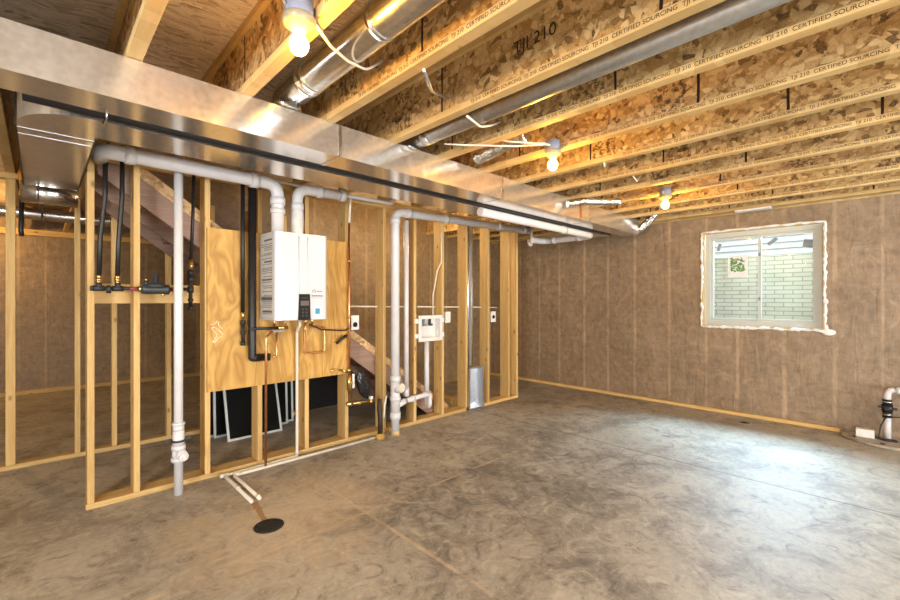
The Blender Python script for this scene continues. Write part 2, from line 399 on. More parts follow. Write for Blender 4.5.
def obj(name, b, mat, parent=None, label=None, cat=None, group=None, kind=None, fixn=True):
    bm = b.bm
    if fixn: bmesh.ops.recalc_face_normals(bm, faces=bm.faces)
    me = bpy.data.meshes.new(name)
    if parent is None:
        xs = [v.co for v in bm.verts]
        lo = Vector([min(c[i] for c in xs) for i in range(3)]); hi = Vector([max(c[i] for c in xs) for i in range(3)])
        org = Vector(((lo.x+hi.x)/2, (lo.y+hi.y)/2, lo.z))
        off = org
    else:
        org = Vector((0, 0, 0)); off = root_loc(parent)
    bmesh.ops.translate(bm, vec=-off, verts=bm.verts)
    bm.to_mesh(me); bm.free()
    me.materials.append(M[mat] if isinstance(mat, str) else mat)
    o = bpy.data.objects.new(name, me); C.objects.link(o)
    o.location = org
    if parent is not None: o.parent = parent
    return tag(o, label, cat, group, kind)

def text(name, s, size, loc, rot, mat, parent):
    cu = bpy.data.curves.new(name, 'FONT'); cu.body = s; cu.size = size; cu.extrude = .0004
    cu.materials.append(M[mat]); o = bpy.data.objects.new(name, cu); C.objects.link(o)
    me = bpy.data.meshes.new_from_object(o.evaluated_get(bpy.context.evaluated_depsgraph_get()))
    bpy.data.objects.remove(o); bpy.data.curves.remove(cu); me.name = name
    if not me.materials: me.materials.append(M[mat])
    o = bpy.data.objects.new(name, me); C.objects.link(o)
    o.parent = parent; o.location = Vector(loc)-root_loc(parent); o.rotation_euler = rot
    return o

ORD = ['first', 'second', 'third', 'fourth', 'fifth', 'sixth', 'seventh', 'eighth', 'ninth', 'tenth', 'eleventh', 'twelfth', 'thirteenth', 'fourteenth']

# ------------------------------------------------------------------ the setting
def struct(name, b, mat): return obj(name, b, mat, kind='structure')
struct('floor', B().box(-3.2, XR+.25, -5.0, 9.4, -.12, 0), 'floor')
struct('ceiling', B().box(-3.2, XR+.25, -5.0, 9.4, ZS+.001, ZS+.025), 'subfloor')
WY0, WY1, WZ0, WZ1 = .483, 1.673, 1.066, 2.26      # window opening in the window wall
V2A, V2B = -2.5, -1.2                              # the same again, outside the frame
b = B()
for y0, y1, z0, z1 in ((-5, V2A, 0, ZJ), (V2A, V2B, 0, WZ0), (V2A, V2B, WZ1, ZJ), (V2B, WY0, 0, ZJ), (WY0, WY1, 0, WZ0), (WY0, WY1, WZ1, ZJ), (WY1, 9.4, 0, ZJ)):
    b.box(XR, XR+.22, y0, y1, z0, z1)
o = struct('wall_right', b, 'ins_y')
struct('wall_back', B().box(-3.2, XR-.001, 8.95, 9.15, 0, ZS), 'ins_x')
b = B()
for y0, y1, z0, z1 in ((-5, -2.4, 0, ZS), (-2.4, .2, 0, .9), (-2.4, .2, 2.2, ZS), (.2, 8.949, 0, ZS)): b.box(-3.2, -3.0, y0, y1, z0, z1)  # includes an unseen opening added for the left fill lamp
struct('wall_left', b, 'wallboard')
b = B()
for x0, x1, z0, z1 in ((-3.2, -.4, 0, ZS), (-.4, 4.6, 2.2, ZS), (4.6, XR+.22, 0, ZS)): b.box(x0, x1, -5.2, -5.0, z0, z1)
struct('wall_front', b, 'wallboard')
b = B().rect_ring('Y', -5.15, -5.05, -.4, 4.6, 0, 2.2, .06)
for x in (.85, 2.1, 3.35): b.box(x-.04, x+.04, -5.14, -5.06, .06, 2.14)
struct('door_1', b, 'vinyl')  # unseen door frame added round the rear fill lamp's opening
struct('wall_stair', B().box(1.36, 6.12, 5.20, 5.28, 0, ZS), 'ins_x')
struct('trim_1', B().box(XR-.045, XR-.002, .36, 8.94, 0, .04, .004), 'studty')          # sole plate showing under the insulation
struct('trim_2', B().box(XR-.02, XR+.2, -5, 9.3, ZJ+.001, ZJ+.04), 'flange')
struct('trim_3', B().box(XR+.09, XR+.13, -5, 9.3, ZJ+.042, ZS), 'osb')                   # rim board
struct('trim_4', B().box(-3.0, 4.0, 8.86, 8.949, ZJ-.085, ZJ-.002, .004), 'studx')           # top plate of the far wall
struct('trim_5', B().box(-3.0, 4.0, 8.87, 8.949, 0, .06, .004), 'studx')

# outdoors beyond the window
struct('ground', B().box(XR+.23, 14, -8, 12, .80, .9), 'soil')
b = B().box(7.3, 7.5, -4, 6, .9, 2.02); struct('wall_well', b, 'blocks')
b = B()
for i in range(32):
    z = 1.95+i*.105
    b.prism([(9.0, z), (8.985, z+.012), (9.02, z+.105), (9.2, z+.105), (9.2, z)], 'Y', -7, 11)
struct('wall_outside', b, 'siding')

# window
def window(name, y0, y1):
    w = thing(name, None, None, (XR+.13, (y0+y1)/2, WZ0), kind='structure')
    xa, xb = XR+.06, XR+.13
    obj('window_frame', B().rect_ring('X', xa, xb, y0+.02, y1-.02, WZ0+.02, WZ1-.02, .055), 'vinyl', w)
    ym = (y0+y1)/2
    for nm, a, c, x in (('sash', y0+.076, ym+.015, xa+.012), ('sash', ym-.015, y1-.076, xa+.036)):
        sash = obj(nm, B().rect_ring('X', x, x+.022, a, c, WZ0+.076, WZ1-.076, .032), 'vinyl', w)
        obj('pane', B().box(x+.009, x+.013, a+.0325, c-.0325, WZ0+.1085, WZ1-.1085), 'glass', sash)
    for z in (WZ0+.33, WZ0+.86):
        obj('latch', B().box(xa-.004, xa+.011, ym-.012, ym+.012, z, z+.04, .003), 'decal_grey', w)
    return w
w1 = window('window_1', WY0, WY1); w2 = window('window_2', V2A, V2B)
# reveal boards + bead of spray foam round window 1
obj('jamb', B().rect_ring('X', XR-.012, XR+.0598, WY0+.004, WY1-.004, WZ0+.004, WZ1-.004, .012), 'flange', w1)
f = B(); rnd = random.Random(3)
def bead(a, c, n):
    a, c = Vector(a), Vector(c); pts, rad = [], []
    for i in range(n+1):
        p = a.lerp(c, i/n)+Vector((rnd.uniform(-.008, .004), rnd.uniform(-.007, .007), rnd.uniform(-.007, .007)))
        pts.append(p); rad.append(rnd.uniform(.007, .019))
    f.tube(pts, .01, 8, radii=rad)
xf = XR-.004
bead((xf, WY0, WZ0), (xf, WY1, WZ0), 34); bead((xf, WY0, WZ0), (xf, WY0, WZ1), 34)
bead((xf, WY1, WZ0), (xf, WY1, WZ1), 34); bead((xf, WY0, WZ1), (xf, WY1, WZ1), 22)
for i in range(26):
    y = rnd.uniform(WY0, WY1); f.ball((xf-.006, y, WZ0-.004), rnd.uniform(.012, .024), (.6, 1.5, .8), 10)
for i in range(14):
    f.ball((xf-.004, WY0+rnd.uniform(-.02, .01), rnd.uniform(WZ0, WZ1)), rnd.uniform(.01, .022), (.6, .8, 1.5), 10)
    f.ball((xf-.004, WY1+rnd.uniform(-.01, .015), rnd.uniform(WZ0, WZ1)), rnd.uniform(.008, .018), (.6, .8, 1.5), 10)
f.ball((xf-.006, WY0-.03, WZ0-.015), .05, (.35, 1.2, .7), 12)
obj('spray_foam', f, 'foam', w1)
# labels stuck on the panes
xs = XR+.105
def sticker(y0, y1, z0, z1, mat, x): return obj('sticker', B().box(x, x+.0015, y0, y1, z0, z1), mat, w1)
s0 = sticker(1.20, 1.41, 1.68, 1.95, 'sticker_white', XR+.1025)
g = B()
for i in range(70):
    y, z = rnd.uniform(1.235, 1.375), rnd.uniform(1.75, 1.92)
    g.ball((XR+.1015, y, z), rnd.uniform(.008, .016), (.05, 1, .8), 8)
obj('leaf_print', g, 'green', s0)
def slant(yc, zc, ln, wd, ang, x):
    t = bmesh.new(); bmesh.ops.create_cube(t, size=1)
    bb = B(); bb.add(t, Matrix.Translation((x, yc, zc)) @ Matrix.Rotation(ang, 4, 'X') @ Matrix.Diagonal((.002, ln, wd, 1)))
    return obj('sticker', bb, 'decal_grey', w1)
slant(1.505, 2.07, .035, .09, .25, XR+.1025); slant(.955, 2.09, .11, .04, -.65, XR+.0785); slant(.63, 2.035, .09, .09, .2, XR+.0785)

# ------------------------------------------------------------------ lumber
def lumber(name, ext, mat, label, cat, group, bev=.003):
    return obj(name, B().box(*ext, bev), mat, None, label, cat, group)
SD = .145
fs = [.232, .482, .932, 1.33, 1.748, 2.158, 2.61, 3.027, 3.455, 3.865, 4.29, 4.725, 4.915]
fs_lab = [
    'pine end stud of the front stud wall, standing free at its far left corner',
    'pine stud of the front wall between the end stud and the tall white drain pipe',
    'pine stud of the front wall at the left edge of the plywood panel',
    'pine stud of the front wall under the plywood, behind the copper pipe',
    'pine stud of the front wall below the plywood, right of the white drain line',
    'pine stud of the front wall at the right edge of the plywood panel',
    'pine stud of the front wall just left of the thick white stack pipe',
    'pine stud of the front wall left of the washer outlet box',
    'pine stud of the front wall right of the washer outlet box',
    'pine stud of the front wall just left of the open metal register boot',
    'pine stud of the front wall just right of the open metal register boot',
    'pine stud of the front wall, inner one of the close pair at its right end',
    'pine end stud of the front wall, outer one of the pair nearest the window']
for x, lb in zip(fs, fs_lab):
    lumber('wall_stud', (x, x+.038, YW, YW+SD, .039, 2.373), 'studz', lb, 'stud', 'studs of the front wall')
lumber('bottom_plate', (.225, 3.883, YW, YW+SD, 0, .038), 'studx', 'long pine bottom plate under the front studs, left of the metal register boot', 'wall plate', None)
lumber('bottom_plate', (4.176, 4.957, YW, YW+SD, 0, .038), 'studx', 'short pine bottom plate under the front studs, right of the metal register boot', 'wall plate', None)
lumber('top_plate', (.225, 4.957, YW, YW+SD, 2.374, 2.411), 'studx', 'lower pine top plate over the front stud wall, resting on the studs', 'wall plate', 'doubled plates on the front wall')
lumber('top_plate', (.225, 4.957, YW, YW+SD, 2.412, 2.449), 'studx', 'upper pine top plate of the front stud wall, under the joists', 'wall plate', 'doubled plates on the front wall')
bs = [-.17, .25, .51, .943, 1.34, 1.72, 2.12]
bs_lab = ['pine stud of the rear wall standing farthest left, under the short top plate',
          'pine stud of the rear wall seen just left of the front end stud',
          'pine stud of the rear wall seen below the gas manifold block',
          'pine stud of the rear wall seen just left of the white drain pipe',
          'pine stud of the rear wall right behind the leaning window screens',
          'pine stud of the rear wall seen right of the leaning window screens',
          'pine stud of the rear wall, rightmost, in the dark under the plywood']
for i, (x, lb) in enumerate(zip(bs, bs_lab)):
    lumber('wall_stud', (x-.019-(.006 if not i else 0), x+.019+(.014 if not i else 0), 5.03, 5.12, .039, 2.41 if i else 2.40), 'studz', lb, 'stud', 'studs of the rear wall')
lumber('bottom_plate', (-2.9, 2.3, 5.03, 5.12, 0, .038), 'studx', 'pine bottom plate of the rear stud wall on the concrete at far left', 'wall plate', None)
lumber('top_plate', (-2.9, -.12, 5.03, 5.12, 2.402, 2.449), 'studx', 'short pine top plate of the rear wall, ending by an orange cable', 'wall plate', None)
lumber('blocking_board', (.275, 1.0, YW+SD+.001, YW+SD+.039, 1.375, 1.515), 'studx', 'horizontal pine blocking board behind the black gas manifold', 'board', None)

# ------------------------------------------------------------------ I-joists
jx = [.30+.468*k for k in range(-1, 13)]
jn = len(jx)
extra = {0: 'at the left edge of the view', 1: 'left of the nearest bulb, pale flange', 2: 'carrying the nearest lit bulb',
         3: 'right of the big shiny round duct', 4: 'left of the slim grey round duct', 5: 'right of the slim grey round duct',
         6: 'with the middle bulb beside it', 7: 'just right of the middle bulb', 8: 'between the middle and the far bulb',
         9: 'second before the far bulb', 10: 'just before the far bulb', 11: 'right behind the far bulb', 12: 'next to the outermost one', 13: 'closest to the window wall'}
for k, x in enumerate(jx):
    y0 = -4.95
    y1 = 8.84 if k <= 1 else (5.19 if k >= 10 else YW+SD)
    lab = f'wooden I-joist, {ORD[jn-1-k]} from the window wall, {extra[k]}'
    r = thing('floor_joist', lab, 'joist', (x, 0, ZJ), 'wooden I-joists across the ceiling')
    bf = obj('bottom_flange', B().box(x-.029, x+.029, y0, y1, ZJ, ZJ+.038, .003), 'flange', r)
    obj('top_flange', B().box(x-.029, x+.029, y0, y1, ZS-.038, ZS, .003), 'flange', r)
    wb = obj('web', B().box(x-.005, x+.005, y0, y1, ZJ+.0385, ZS-.0385), 'osb', r)
    if 2 <= k <= 12:
        rot = (PI/2, 0, -PI/2)
        if k in (4, 5):
            text('lettering', 'TJI 210', .085, (x-.0062, 1.30 if k == 4 else .55, ZJ+.17), rot, 'ink', wb)
        line = '  '.join(['TJI 210', 'CERTIFIED SOURCING']*9)
        text('lettering', line, .025, (x-.0296, 2.15-(k*.37) % .9, ZJ+.013), rot, 'ink', bf)

# ------------------------------------------------------------------ trunk ducts
DZ = 2.2575
r = thing('supply_duct', 'long bright galvanised rectangular trunk duct hung across the joists, nearest the camera', 'duct', (0, 2.39, DZ))
obj('duct_body', B().box(-1.6, 5.65, 2.285, 2.50, DZ, ZJ-.003), 'duct', r)
for x in (-.32, 1.296, 2.83, 4.35):
    s = B().rect_ring('X', x-.012, x+.012, 2.282, 2.503, DZ-.003, ZJ-.0025, .005); obj('joint_cleat', s, 'pipe_metal', r)
r = thing('return_duct', 'second rectangular duct behind the front trunk, turning away in a curved elbow at left', 'duct', (.5, 2.8, DZ))
poly = [(5.5, 2.63), (5.5, 2.92), (.215, 2.92), (.215, 4.45), (-.076, 4.45), (-.076, 2.92)]
for k in range(1, 12):
    a = PI+k*PI/24*1.0
    poly.append((.215+.291*math.cos(a), 2.92+.29*math.sin(a)))
poly.append((.215, 2.63))
obj('duct_body', B().prism(poly, 'Z', DZ, ZJ-.003), 'duct', r)
obj('joint_cleat', B().box(-.08, .219, 2.99, 3.012, DZ-.0016, DZ-.0002), 'dull_metal', r)
obj('joint_cleat', B().box(-.08, .219, 3.10, 3.112, DZ-.0016, DZ-.0002), 'dull_metal', r)
e = B().box(.2165, .224, 2.93, 4.45, DZ-.006, ZJ-.003); e.box(-.084, -.0775, 2.95, 4.45, DZ-.006, ZJ-.003)
obj('edge_flange', e, 'dark_metal', r)
obj('hanger_wire', B().tube([(.227, 2.506, ZJ-.01), (.226, 2.506, DZ-.02), (.222, 2.62, DZ-.025), (.222, 2.624, DZ+.02)], .004, 8, .02), 'pipe_metal', r, 'thin bright wire hanger')
obj('gas_pipe', B().cyl((-.05, 2.565, 2.283), (5.4, 2.565, 2.283), .033), 'black', None, 'long black pipe in the slot between the two trunk ducts', 'pipe')  # pipe added to give the slot its dark band of shade
obj('hanger_strap', B().box(4.13, 4.16, 2.2785, 2.2825, 2.27, ZJ+.03), 'copper', None, 'copper strap up the front of the trunk duct near its right end', 'strap')

# round branch duct near the first bulb
def round_duct(name, pts, r_, mat, label, seams, group=None, fil=.12):
    t = thing(name, label, 'duct', (*pts[-1][:2], pts[-1][2]-r_), group)
    obj('pipe', B().tube(pts, r_, 24, fil), mat, t)
    for p, q in seams: obj('collar', B().cyl(p, q, r_+.004, seg=24), mat, t)
    return t
xd = 1.005
t = round_duct('round_duct', [(xd, -3.5, 2.54), (xd, 2.10, 2.54), (xd, 2.36, 2.54), (xd, 2.36, 2.4515)], .078, 'pipe_metal', 'large shiny round duct between joists behind the nearest bulb', [((xd, 1.42, 2.54), (xd, 1.45, 2.54)), ((xd, 2.02, 2.54), (xd, 2.05, 2.54)), ((xd, 2.08, 2.54), (xd, 2.11, 2.54))], fil=.10)
xd = 1.90
t = round_duct('round_duct', [(xd, -3.5, 2.515), (xd, 2.12, 2.515), (xd, 2.36, 2.515), (xd, 2.36, 2.452)], .056, 'dull_metal', 'slim dull grey round duct running along under a joist', [((xd, 2.13, 2.515), (xd, 2.16, 2.515)), ((xd, 2.20, 2.515), (xd, 2.225, 2.515))], fil=.10)
# foil pieces by the window end of the trunk
def foil(pts, r_, label):
    q = fillet([Vector(p) for p in pts], .1, 10)
    full = []
    for a, c in zip(q, q[1:]):
        n = max(1, int((c-a).length/.012))
        full += [a.lerp(c, i/n) for i in range(n)]
    full.append(q[-1])
    bb = B().tube(full, r_, 16, radii=[r_*(1+(.08 if i % 2 else -.05)+rnd.uniform(-.04, .04)) for i in range(len(full))])
    return obj('flex_duct', bb, 'foil', None, label, 'duct', 'crumpled foil flex ducts at the trunk end')
foil([(5.72, 2.10, 2.52), (5.72, 2.18, 2.42), (5.72, 2.33, 2.30), (5.72, 2.47, 2.42), (5.72, 2.53, 2.52)], .048, 'crumpled foil flex duct bent in a V at the right end of the trunk')
foil([(3.80, 2.235, 2.36), (3.95, 2.16, 2.40), (4.14, 2.02, 2.40), (4.25, 1.9, 2.40)], .034, 'short foil flex duct reaching from the trunk front toward the far bulb')
foil([(2.42, 2.20, 2.49), (2.42, 2.0, 2.52), (2.43, 1.75, 2.55)], .05, 'foil flex duct stub behind the middle bulb')
# hall ducts at far left
t = round_duct('round_duct', [(-.10, 4.62, 2.235), (.23, 4.62, 2.235)], .082, 'pipe_metal', 'bright short round duct at the far end of the curved return duct, upper of two', [((-.02, 4.62, 2.235), (0.0, 4.62, 2.235))], fil=0)
t = round_duct('round_duct', [(-2.6, 6.04, 2.275), (3.2, 6.04, 2.275)], .06, 'pipe_metal', 'long thin bright round duct at far left behind the studs, lower of two', [((.03, 6.04, 2.275), (.05, 6.04, 2.275))], fil=0)
obj('hanger_strap', B().box(.018, .032, 5.965, 5.975, 2.20, ZS-.003), 'dark_metal', None, 'dark strap hanging the long thin round duct at far left', 'strap')
obj('cable', B().tube([(-.105, 4.985, 2.55), (-.11, 4.985, 2.44), (-.095, 4.985, 2.34), (-.105, 4.985, 2.26)], .016, 8, .03), 'orange', None, 'short orange cable hanging at the end of the top plate at far left', 'cable')
obj('cable', B().tube([(-.10, 5.0, 2.235), (-.105, 5.0, 1.98), (-.10, 5.0, 1.93)], .016, 8), 'black', None, 'black hose end hanging just under the orange cable', 'cable')

# ------------------------------------------------------------------ lamps
lamps = [(.684, 1.50, 'nearest lit bulb in a cream porcelain holder under a ceiling box at top left'),
         (2.552, 1.616, 'middle lit bulb in a holder under the joists at centre'),
         (4.425, 1.53, 'farthest lit bulb under the joists near the window wall')]
hidden_lamps = [(2.5, -1.6), (-.95, 8.0), (-1.6, 1.5), (4.6, -1.6), (.2, -1.6), (-1.6, -1.6)]  # unseen bulbs; all but the hall one are added as fill light
def lamp(x, y, lab, em='bulb'):
    t = thing('ceiling_bulb', lab, 'lamp', (x, y, 2.255), 'bare bulbs on the joists')
    bx = obj('junction_box', B().lathe([(.046, 2.497), (.052, 2.495), (.053, 2.436), (.050, 2.431)], (x, y, 0), 'Z', 8), 'grey_plastic', t)
    for a in (0, PI):
        obj('clip', B().box(x+.0515*math.cos(a)-.006, x+.0515*math.cos(a)+.006, y-.006, y+.006, 2.432, 2.46), 'dull_metal', bx)
    obj('holder', B().lathe([(.058, 2.4305), (.060, 2.421), (.055, 2.403), (.032, 2.390), (.026, 2.380), (.018, 2.3785)], (x, y, 0)), 'cream_lamp', t)
    prof = [(.012, 2.378), (.0135, 2.369)]
    for i in range(11):
        a = PI*.16+i*(PI*.84)/10
        prof.append((.0335*math.sin(a), 2.332+.0335*math.cos(a)*1.1))
    obj('bulb', B().lathe(prof, (x, y, 0)), em, t)
for x, y, lab in lamps: lamp(x, y, lab)
for (x, y), lb in zip(hidden_lamps, ['lit bulb behind the camera on the right', 'lit bulb deep in the left hall near the far wall', 'lit bulb out of view to the left of the camera',
        'lit bulb behind the camera beside the window wall', 'lit bulb straight behind the camera', 'lit bulb behind the camera by the left wall']):
    lamp(x, y, lb, 'bulb3' if y > 5 else 'bulb2')

for (x, y), lb in zip([(4.04, 4.4), (3.05, 4.4)], ['lit bulb hidden behind the front stud right of the washer box', 'lit bulb hidden behind the front stud left of the waste stack']):  # bulbs added out of sight to brighten the wall behind the stairs
    lamp(x, y, lb, 'bulb4')
    obj('drop_rod', B().cyl((x, y, 2.4975), (x, y, ZS), .012), 'dull_metal', [o for o in C.objects if o.get('label') == lb][0])

def cable(pts, rr, label, mat='wire', fil=.16):
    return obj('cable', B().tube(pts, rr, 8, fil), mat, None, label, 'cable', 'white cables stapled along the joists')
cable([(.742, 1.50, 2.44), (.85, 1.57, 2.425), (.97, 1.64, 2.44), (1.10, 1.70, 2.475), (1.228, 1.75, 2.585)], .006, 'white cable from the nearest bulb crossing under the big round duct')
cable([(.31, 1.30, 2.60), (.5, 1.40, 2.56), (.635, 1.50, 2.45)], .005, 'white cable entering the nearest bulb box from the left')
cable([(1.24, 1.45, 2.43), (1.45, 1.63, 2.47), (1.696, 1.77, 2.565)], .008, 'grey-white cable crossing a joist bay left of the slim grey duct', 'dull_metal')
cable([(1.74, 1.66, 2.44), (1.90, 1.70, 2.435), (2.05, 1.74, 2.50), (2.164, 1.77, 2.56)], .007, 'white cable looping under the slim grey round duct')
cable([(2.18, 1.84, 2.49), (2.28, 1.80, 2.475), (2.44, 1.69, 2.475), (2.505, 1.645, 2.48)], .006, 'white cable running into the middle bulb box')
cable([(1.98, 2.10, 2.46), (2.05, 2.0, 2.444), (2.33, 1.76, 2.444), (2.46, 1.60, 2.45), (2.494, 1.60, 2.45)], .006, 'long white cable slanting to the middle bulb from the left')
cable([(2.608, 1.63, 2.444), (2.69, 1.65, 2.443), (2.82, 1.70, 2.56)], .006, 'short white cable leaving the middle bulb on its right')
cable([(3.08, 1.50, 2.443), (3.18, 1.55, 2.435), (3.27, 1.57, 2.50)], .006, 'short white cable just right of the middle bulb past two joists')
cable([(3.60, 1.50, 2.443), (3.80, 1.55, 2.447), (4.00, 1.60, 2.55)], .006, 'white cable across a joist bay between middle and far bulbs')
obj('paper_tag', B().box(5.86, 5.96, .92, 1.26, 2.430, 2.4485, .004), 'sticker_white', None, 'white strip tucked under the ceiling above the window', 'strip')

# ------------------------------------------------------------------ water heater on plywood
obj('plywood_panel', B().box(.943, 2.197, YW-.02, YW-.001, .68, 1.965, .001), 'plywood', None, 'square plywood backing panel screwed to the studs behind the water heater', 'panel')
HX0, HX1, HY0, HY1, HZ0, HZ1 = 1.340, 1.792, 3.364, 3.688, 1.236, 1.947
t = thing('water_heater', 'white wall-hung tankless water heater mounted on the plywood panel', 'water heater', ((HX0+HX1)/2, HY1, HZ0))
def rrect(x0, x1, y0, y1, r_, n=6):
    pts = [(x1, y1), (x0, y1)]
    for k in range(n+1):
        a = PI+k*PI/2/n; pts.append((x0+r_+r_*math.cos(a), y0+r_+r_*math.sin(a)))
    for k in range(n+1):
        a = 1.5*PI+k*PI/2/n; pts.append((x1-r_+r_*math.cos(a), y0+r_+r_*math.sin(a)))
    return pts
bb = B().prism(rrect(HX0, HX1, HY0, HY1, .035), 'Z', HZ0, HZ1)
for f_ in bb.bm.faces:
    if abs(f_.normal.z) < .5: f_.smooth = False
obj('casing', bb, 'heater', t)
# raised ribs on the front
rib = B()
for xc, w in ((1.530, .010), (1.606, .007)):
    rib.tube([(xc, HY0-.0005, HZ0+.02 if w > .008 else HZ0+.02), (xc, HY0-.0005, HZ1-.02)], .006, 10)
obj('rib', rib, 'heater', t)
cp = B().prism([(1.524, HZ0-.002), (1.628, HZ0-.002), (1.622, HZ0+.213), (1.531, HZ0+.213)], 'Y', HY0-.014, HY0-.0005)
cpo = obj('control_panel', cp, 'panel', t, 'black control panel')
obj('display', B().box(1.541, 1.612, HY0-.0165, HY0-.0142, HZ0+.118, HZ0+.158), 'lcd', cpo)
kb = B()
for i in range(3):
    for j in range(2): kb.box(1.551+j*.032, 1.569+j*.032, HY0-.0165, HY0-.0142, HZ0+.028+i*.026, HZ0+.042+i*.026)
kb.box(1.545, 1.608, HY0-.016, HY0-.0142, HZ0+.176, HZ0+.184)
obj('button', kb, 'print_black', cpo)
yl = HY0-.0012
lg = B()
for q in range(9):
    a = PI*q/8; lg.box(1.665+.013*math.cos(a)-.003, 1.665+.013*math.cos(a)+.003, yl, HY0-.0004, HZ0+.235+.013*math.sin(a)-.002, HZ0+.235+.013*math.sin(a)+.003)
lg.box(1.648, 1.685, yl, HY0-.0004, HZ0+.229, HZ0+.232)
for q in range(4): lg.box(1.691+q*.012, 1.699+q*.012, yl, HY0-.0004, HZ0+.232, HZ0+.242)
obj('logo', lg, 'print_grey', t)
pr = B(); x = 1.645
while x < 1.745:
    w_ = rnd.uniform(.004, .009); pr.box(x, x+w_, yl, HY0-.0004, HZ0+.194, HZ0+.203); x += w_+.0025
obj('print_line', pr, 'print_black', t)
pr = B(); x = 1.645
while x < 1.74:
    w_ = rnd.uniform(.003, .008); pr.box(x, x+w_, yl, HY0-.0004, HZ0+.180, HZ0+.183); x += w_+.003
obj('print_line', pr, 'print_grey', t)
st = obj('energy_sticker', B().box(1.664, 1.728, yl, HY0-.0004, HZ0+.035, HZ0+.108), 'sticker_white', t)
obj('sticker_square', B().box(1.675, 1.717, yl-.0008, yl-.0001, HZ0+.047, HZ0+.094), 'sticker_blue', st)
# printed notices on the left flank
sl = obj('side_label', B().box(HX0-.0012, HX0-.0002, HY0+.05, HY1-.02, HZ0+.02, HZ1-.03), 'paper', t)
pr = B(); z = HZ0+.05
while z < HZ1-.05:
    big = rnd.random() < .18
    pr.box(HX0-.002, HX0-.0013, HY0+.06, HY1-.03-rnd.uniform(0, .07), z, z+(.014 if big else .005)); z += rnd.choice((.012, .016, .03))
obj('label_text', pr, 'print_grey', sl)
# fittings under the heater
for x in (1.425, 1.52, 1.70, 1.762): obj('pipe_stub', B().cyl((x, 3.60, HZ0-.045), (x, 3.60, HZ0-.0005), .014), 'brass', t)

def pipe(name, pts, r_, mat, label, cat='pipe', fil=0, collars=(), group=None, cmat=None, cr=1.18):
    lo = min(pts, key=lambda p: p[2])
    t = thing(name, label, cat, lo, group)
    obj('pipe', B().tube(pts, r_, 18, fil), mat, t)
    for p, q in collars: obj('coupling', B().cyl(p, q, r_*cr), cmat or mat, t)
    return t
# flue and intake
pipe('vent_pipe', [(.29, 3.62, 2.345), (.29, 3.45, 2.345), (1.394, 3.45, 2.335), (1.394, 3.45, HZ1+.0005)], .049, 'pvc', 'thick white plastic vent pipe running left from the top of the water heater', fil=.10,
     collars=[((.40, 3.45, 2.344), (.46, 3.45, 2.3435)), ((1.18, 3.45, 2.335), (1.24, 3.45, 2.335)), ((1.394, 3.45, 2.17), (1.394, 3.45, 2.23)), ((1.394, 3.45, 2.10), (1.394, 3.45, 2.14))], group='vent pipes of the water heater')
pipe('vent_pipe', [(1.58, 3.50, HZ1+.0005), (1.58, 3.50, 2.35), (2.03, 3.50, 2.36)], .045, 'pvc', 'thick white plastic vent pipe rising from the heater and turning right', fil=.11,
     collars=[((1.58, 3.50, 2.16), (1.58, 3.50, 2.22)), ((1.76, 3.50, 2.353), (1.81, 3.50, 2.354)), ((1.98, 3.50, 2.358), (2.03, 3.50, 2.359))], group='vent pipes of the water heater')
obj('silver_wrap', B().tube([(1.58, 3.50, HZ1+.002), (1.58, 3.50, 2.05), (1.58, 3.50, 2.15)], .052, 16, cap=False, radii=[.050, .054, .051]), 'paper', None, 'crinkled pale wrap round the base of the right vent pipe', 'wrap')
obj('vent_pipe', B().tube([(2.033, 3.485, 2.362), (2.56, 3.485, 2.372), (2.60, 3.485, 2.44)], .018, 12, .05), 'pvc', None, 'thin white plastic pipe continuing right from the right vent pipe', 'pipe', 'vent pipes of the water heater')
# thin white line feeding the copper riser
pipe('water_pipe', [(1.10, 3.63, 2.413), (2.173, 3.63, 2.405), (2.173, 3.655, 2.15)], .011, 'pex', 'thin white water line above the heater dropping to the copper riser', fil=.03)
t = pipe('copper_pipe', [(2.173, 3.657, 2.148), (2.173, 3.657, .42)], .011, 'copper', 'tall copper riser pipe at the right edge of the plywood panel', group='copper pipes', cmat='brass', cr=1.5,
     collars=[((2.173, 3.657, 1.22), (2.173, 3.657, 1.25)), ((2.173, 3.657, 1.77), (2.173, 3.657, 1.79)), ((2.173, 3.657, .70), (2.173, 3.657, .73))])
obj('valve_body', B().cyl((2.173, 3.657, .52), (2.173, 3.657, .665), .020).cyl((2.173, 3.635, .60), (2.173, 3.60, .60), .012), 'brass', t)
obj('valve_handle', B().box(2.194, 2.216, 3.625, 3.64, .54, .68, .004), 'white_plastic', t)
t = thing('copper_pipe', 'horizontal copper branch with brass fittings low between studs, right of the plywood', 'pipe', (2.3, 3.63, .36), 'copper pipes')
obj('pipe', B().tube([(2.14, 3.65, .39), (2.41, 3.64, .378)], .011, 10), 'brass', t)
obj('fitting', B().cyl((2.15, 3.65, .39), (2.20, 3.649, .388), .022), 'brass', t)
obj('fitting', B().cyl((2.26, 3.645, .384), (2.30, 3.644, .382), .018), 'brass', t)
obj('fitting', B().cyl((2.395, 3.64, .378), (2.425, 3.64, .377), .02), 'brass', t)
obj('valve_lever', B().box(2.395, 2.425, 3.62, 3.655, .3985, .43, .004), 'white_plastic', t)
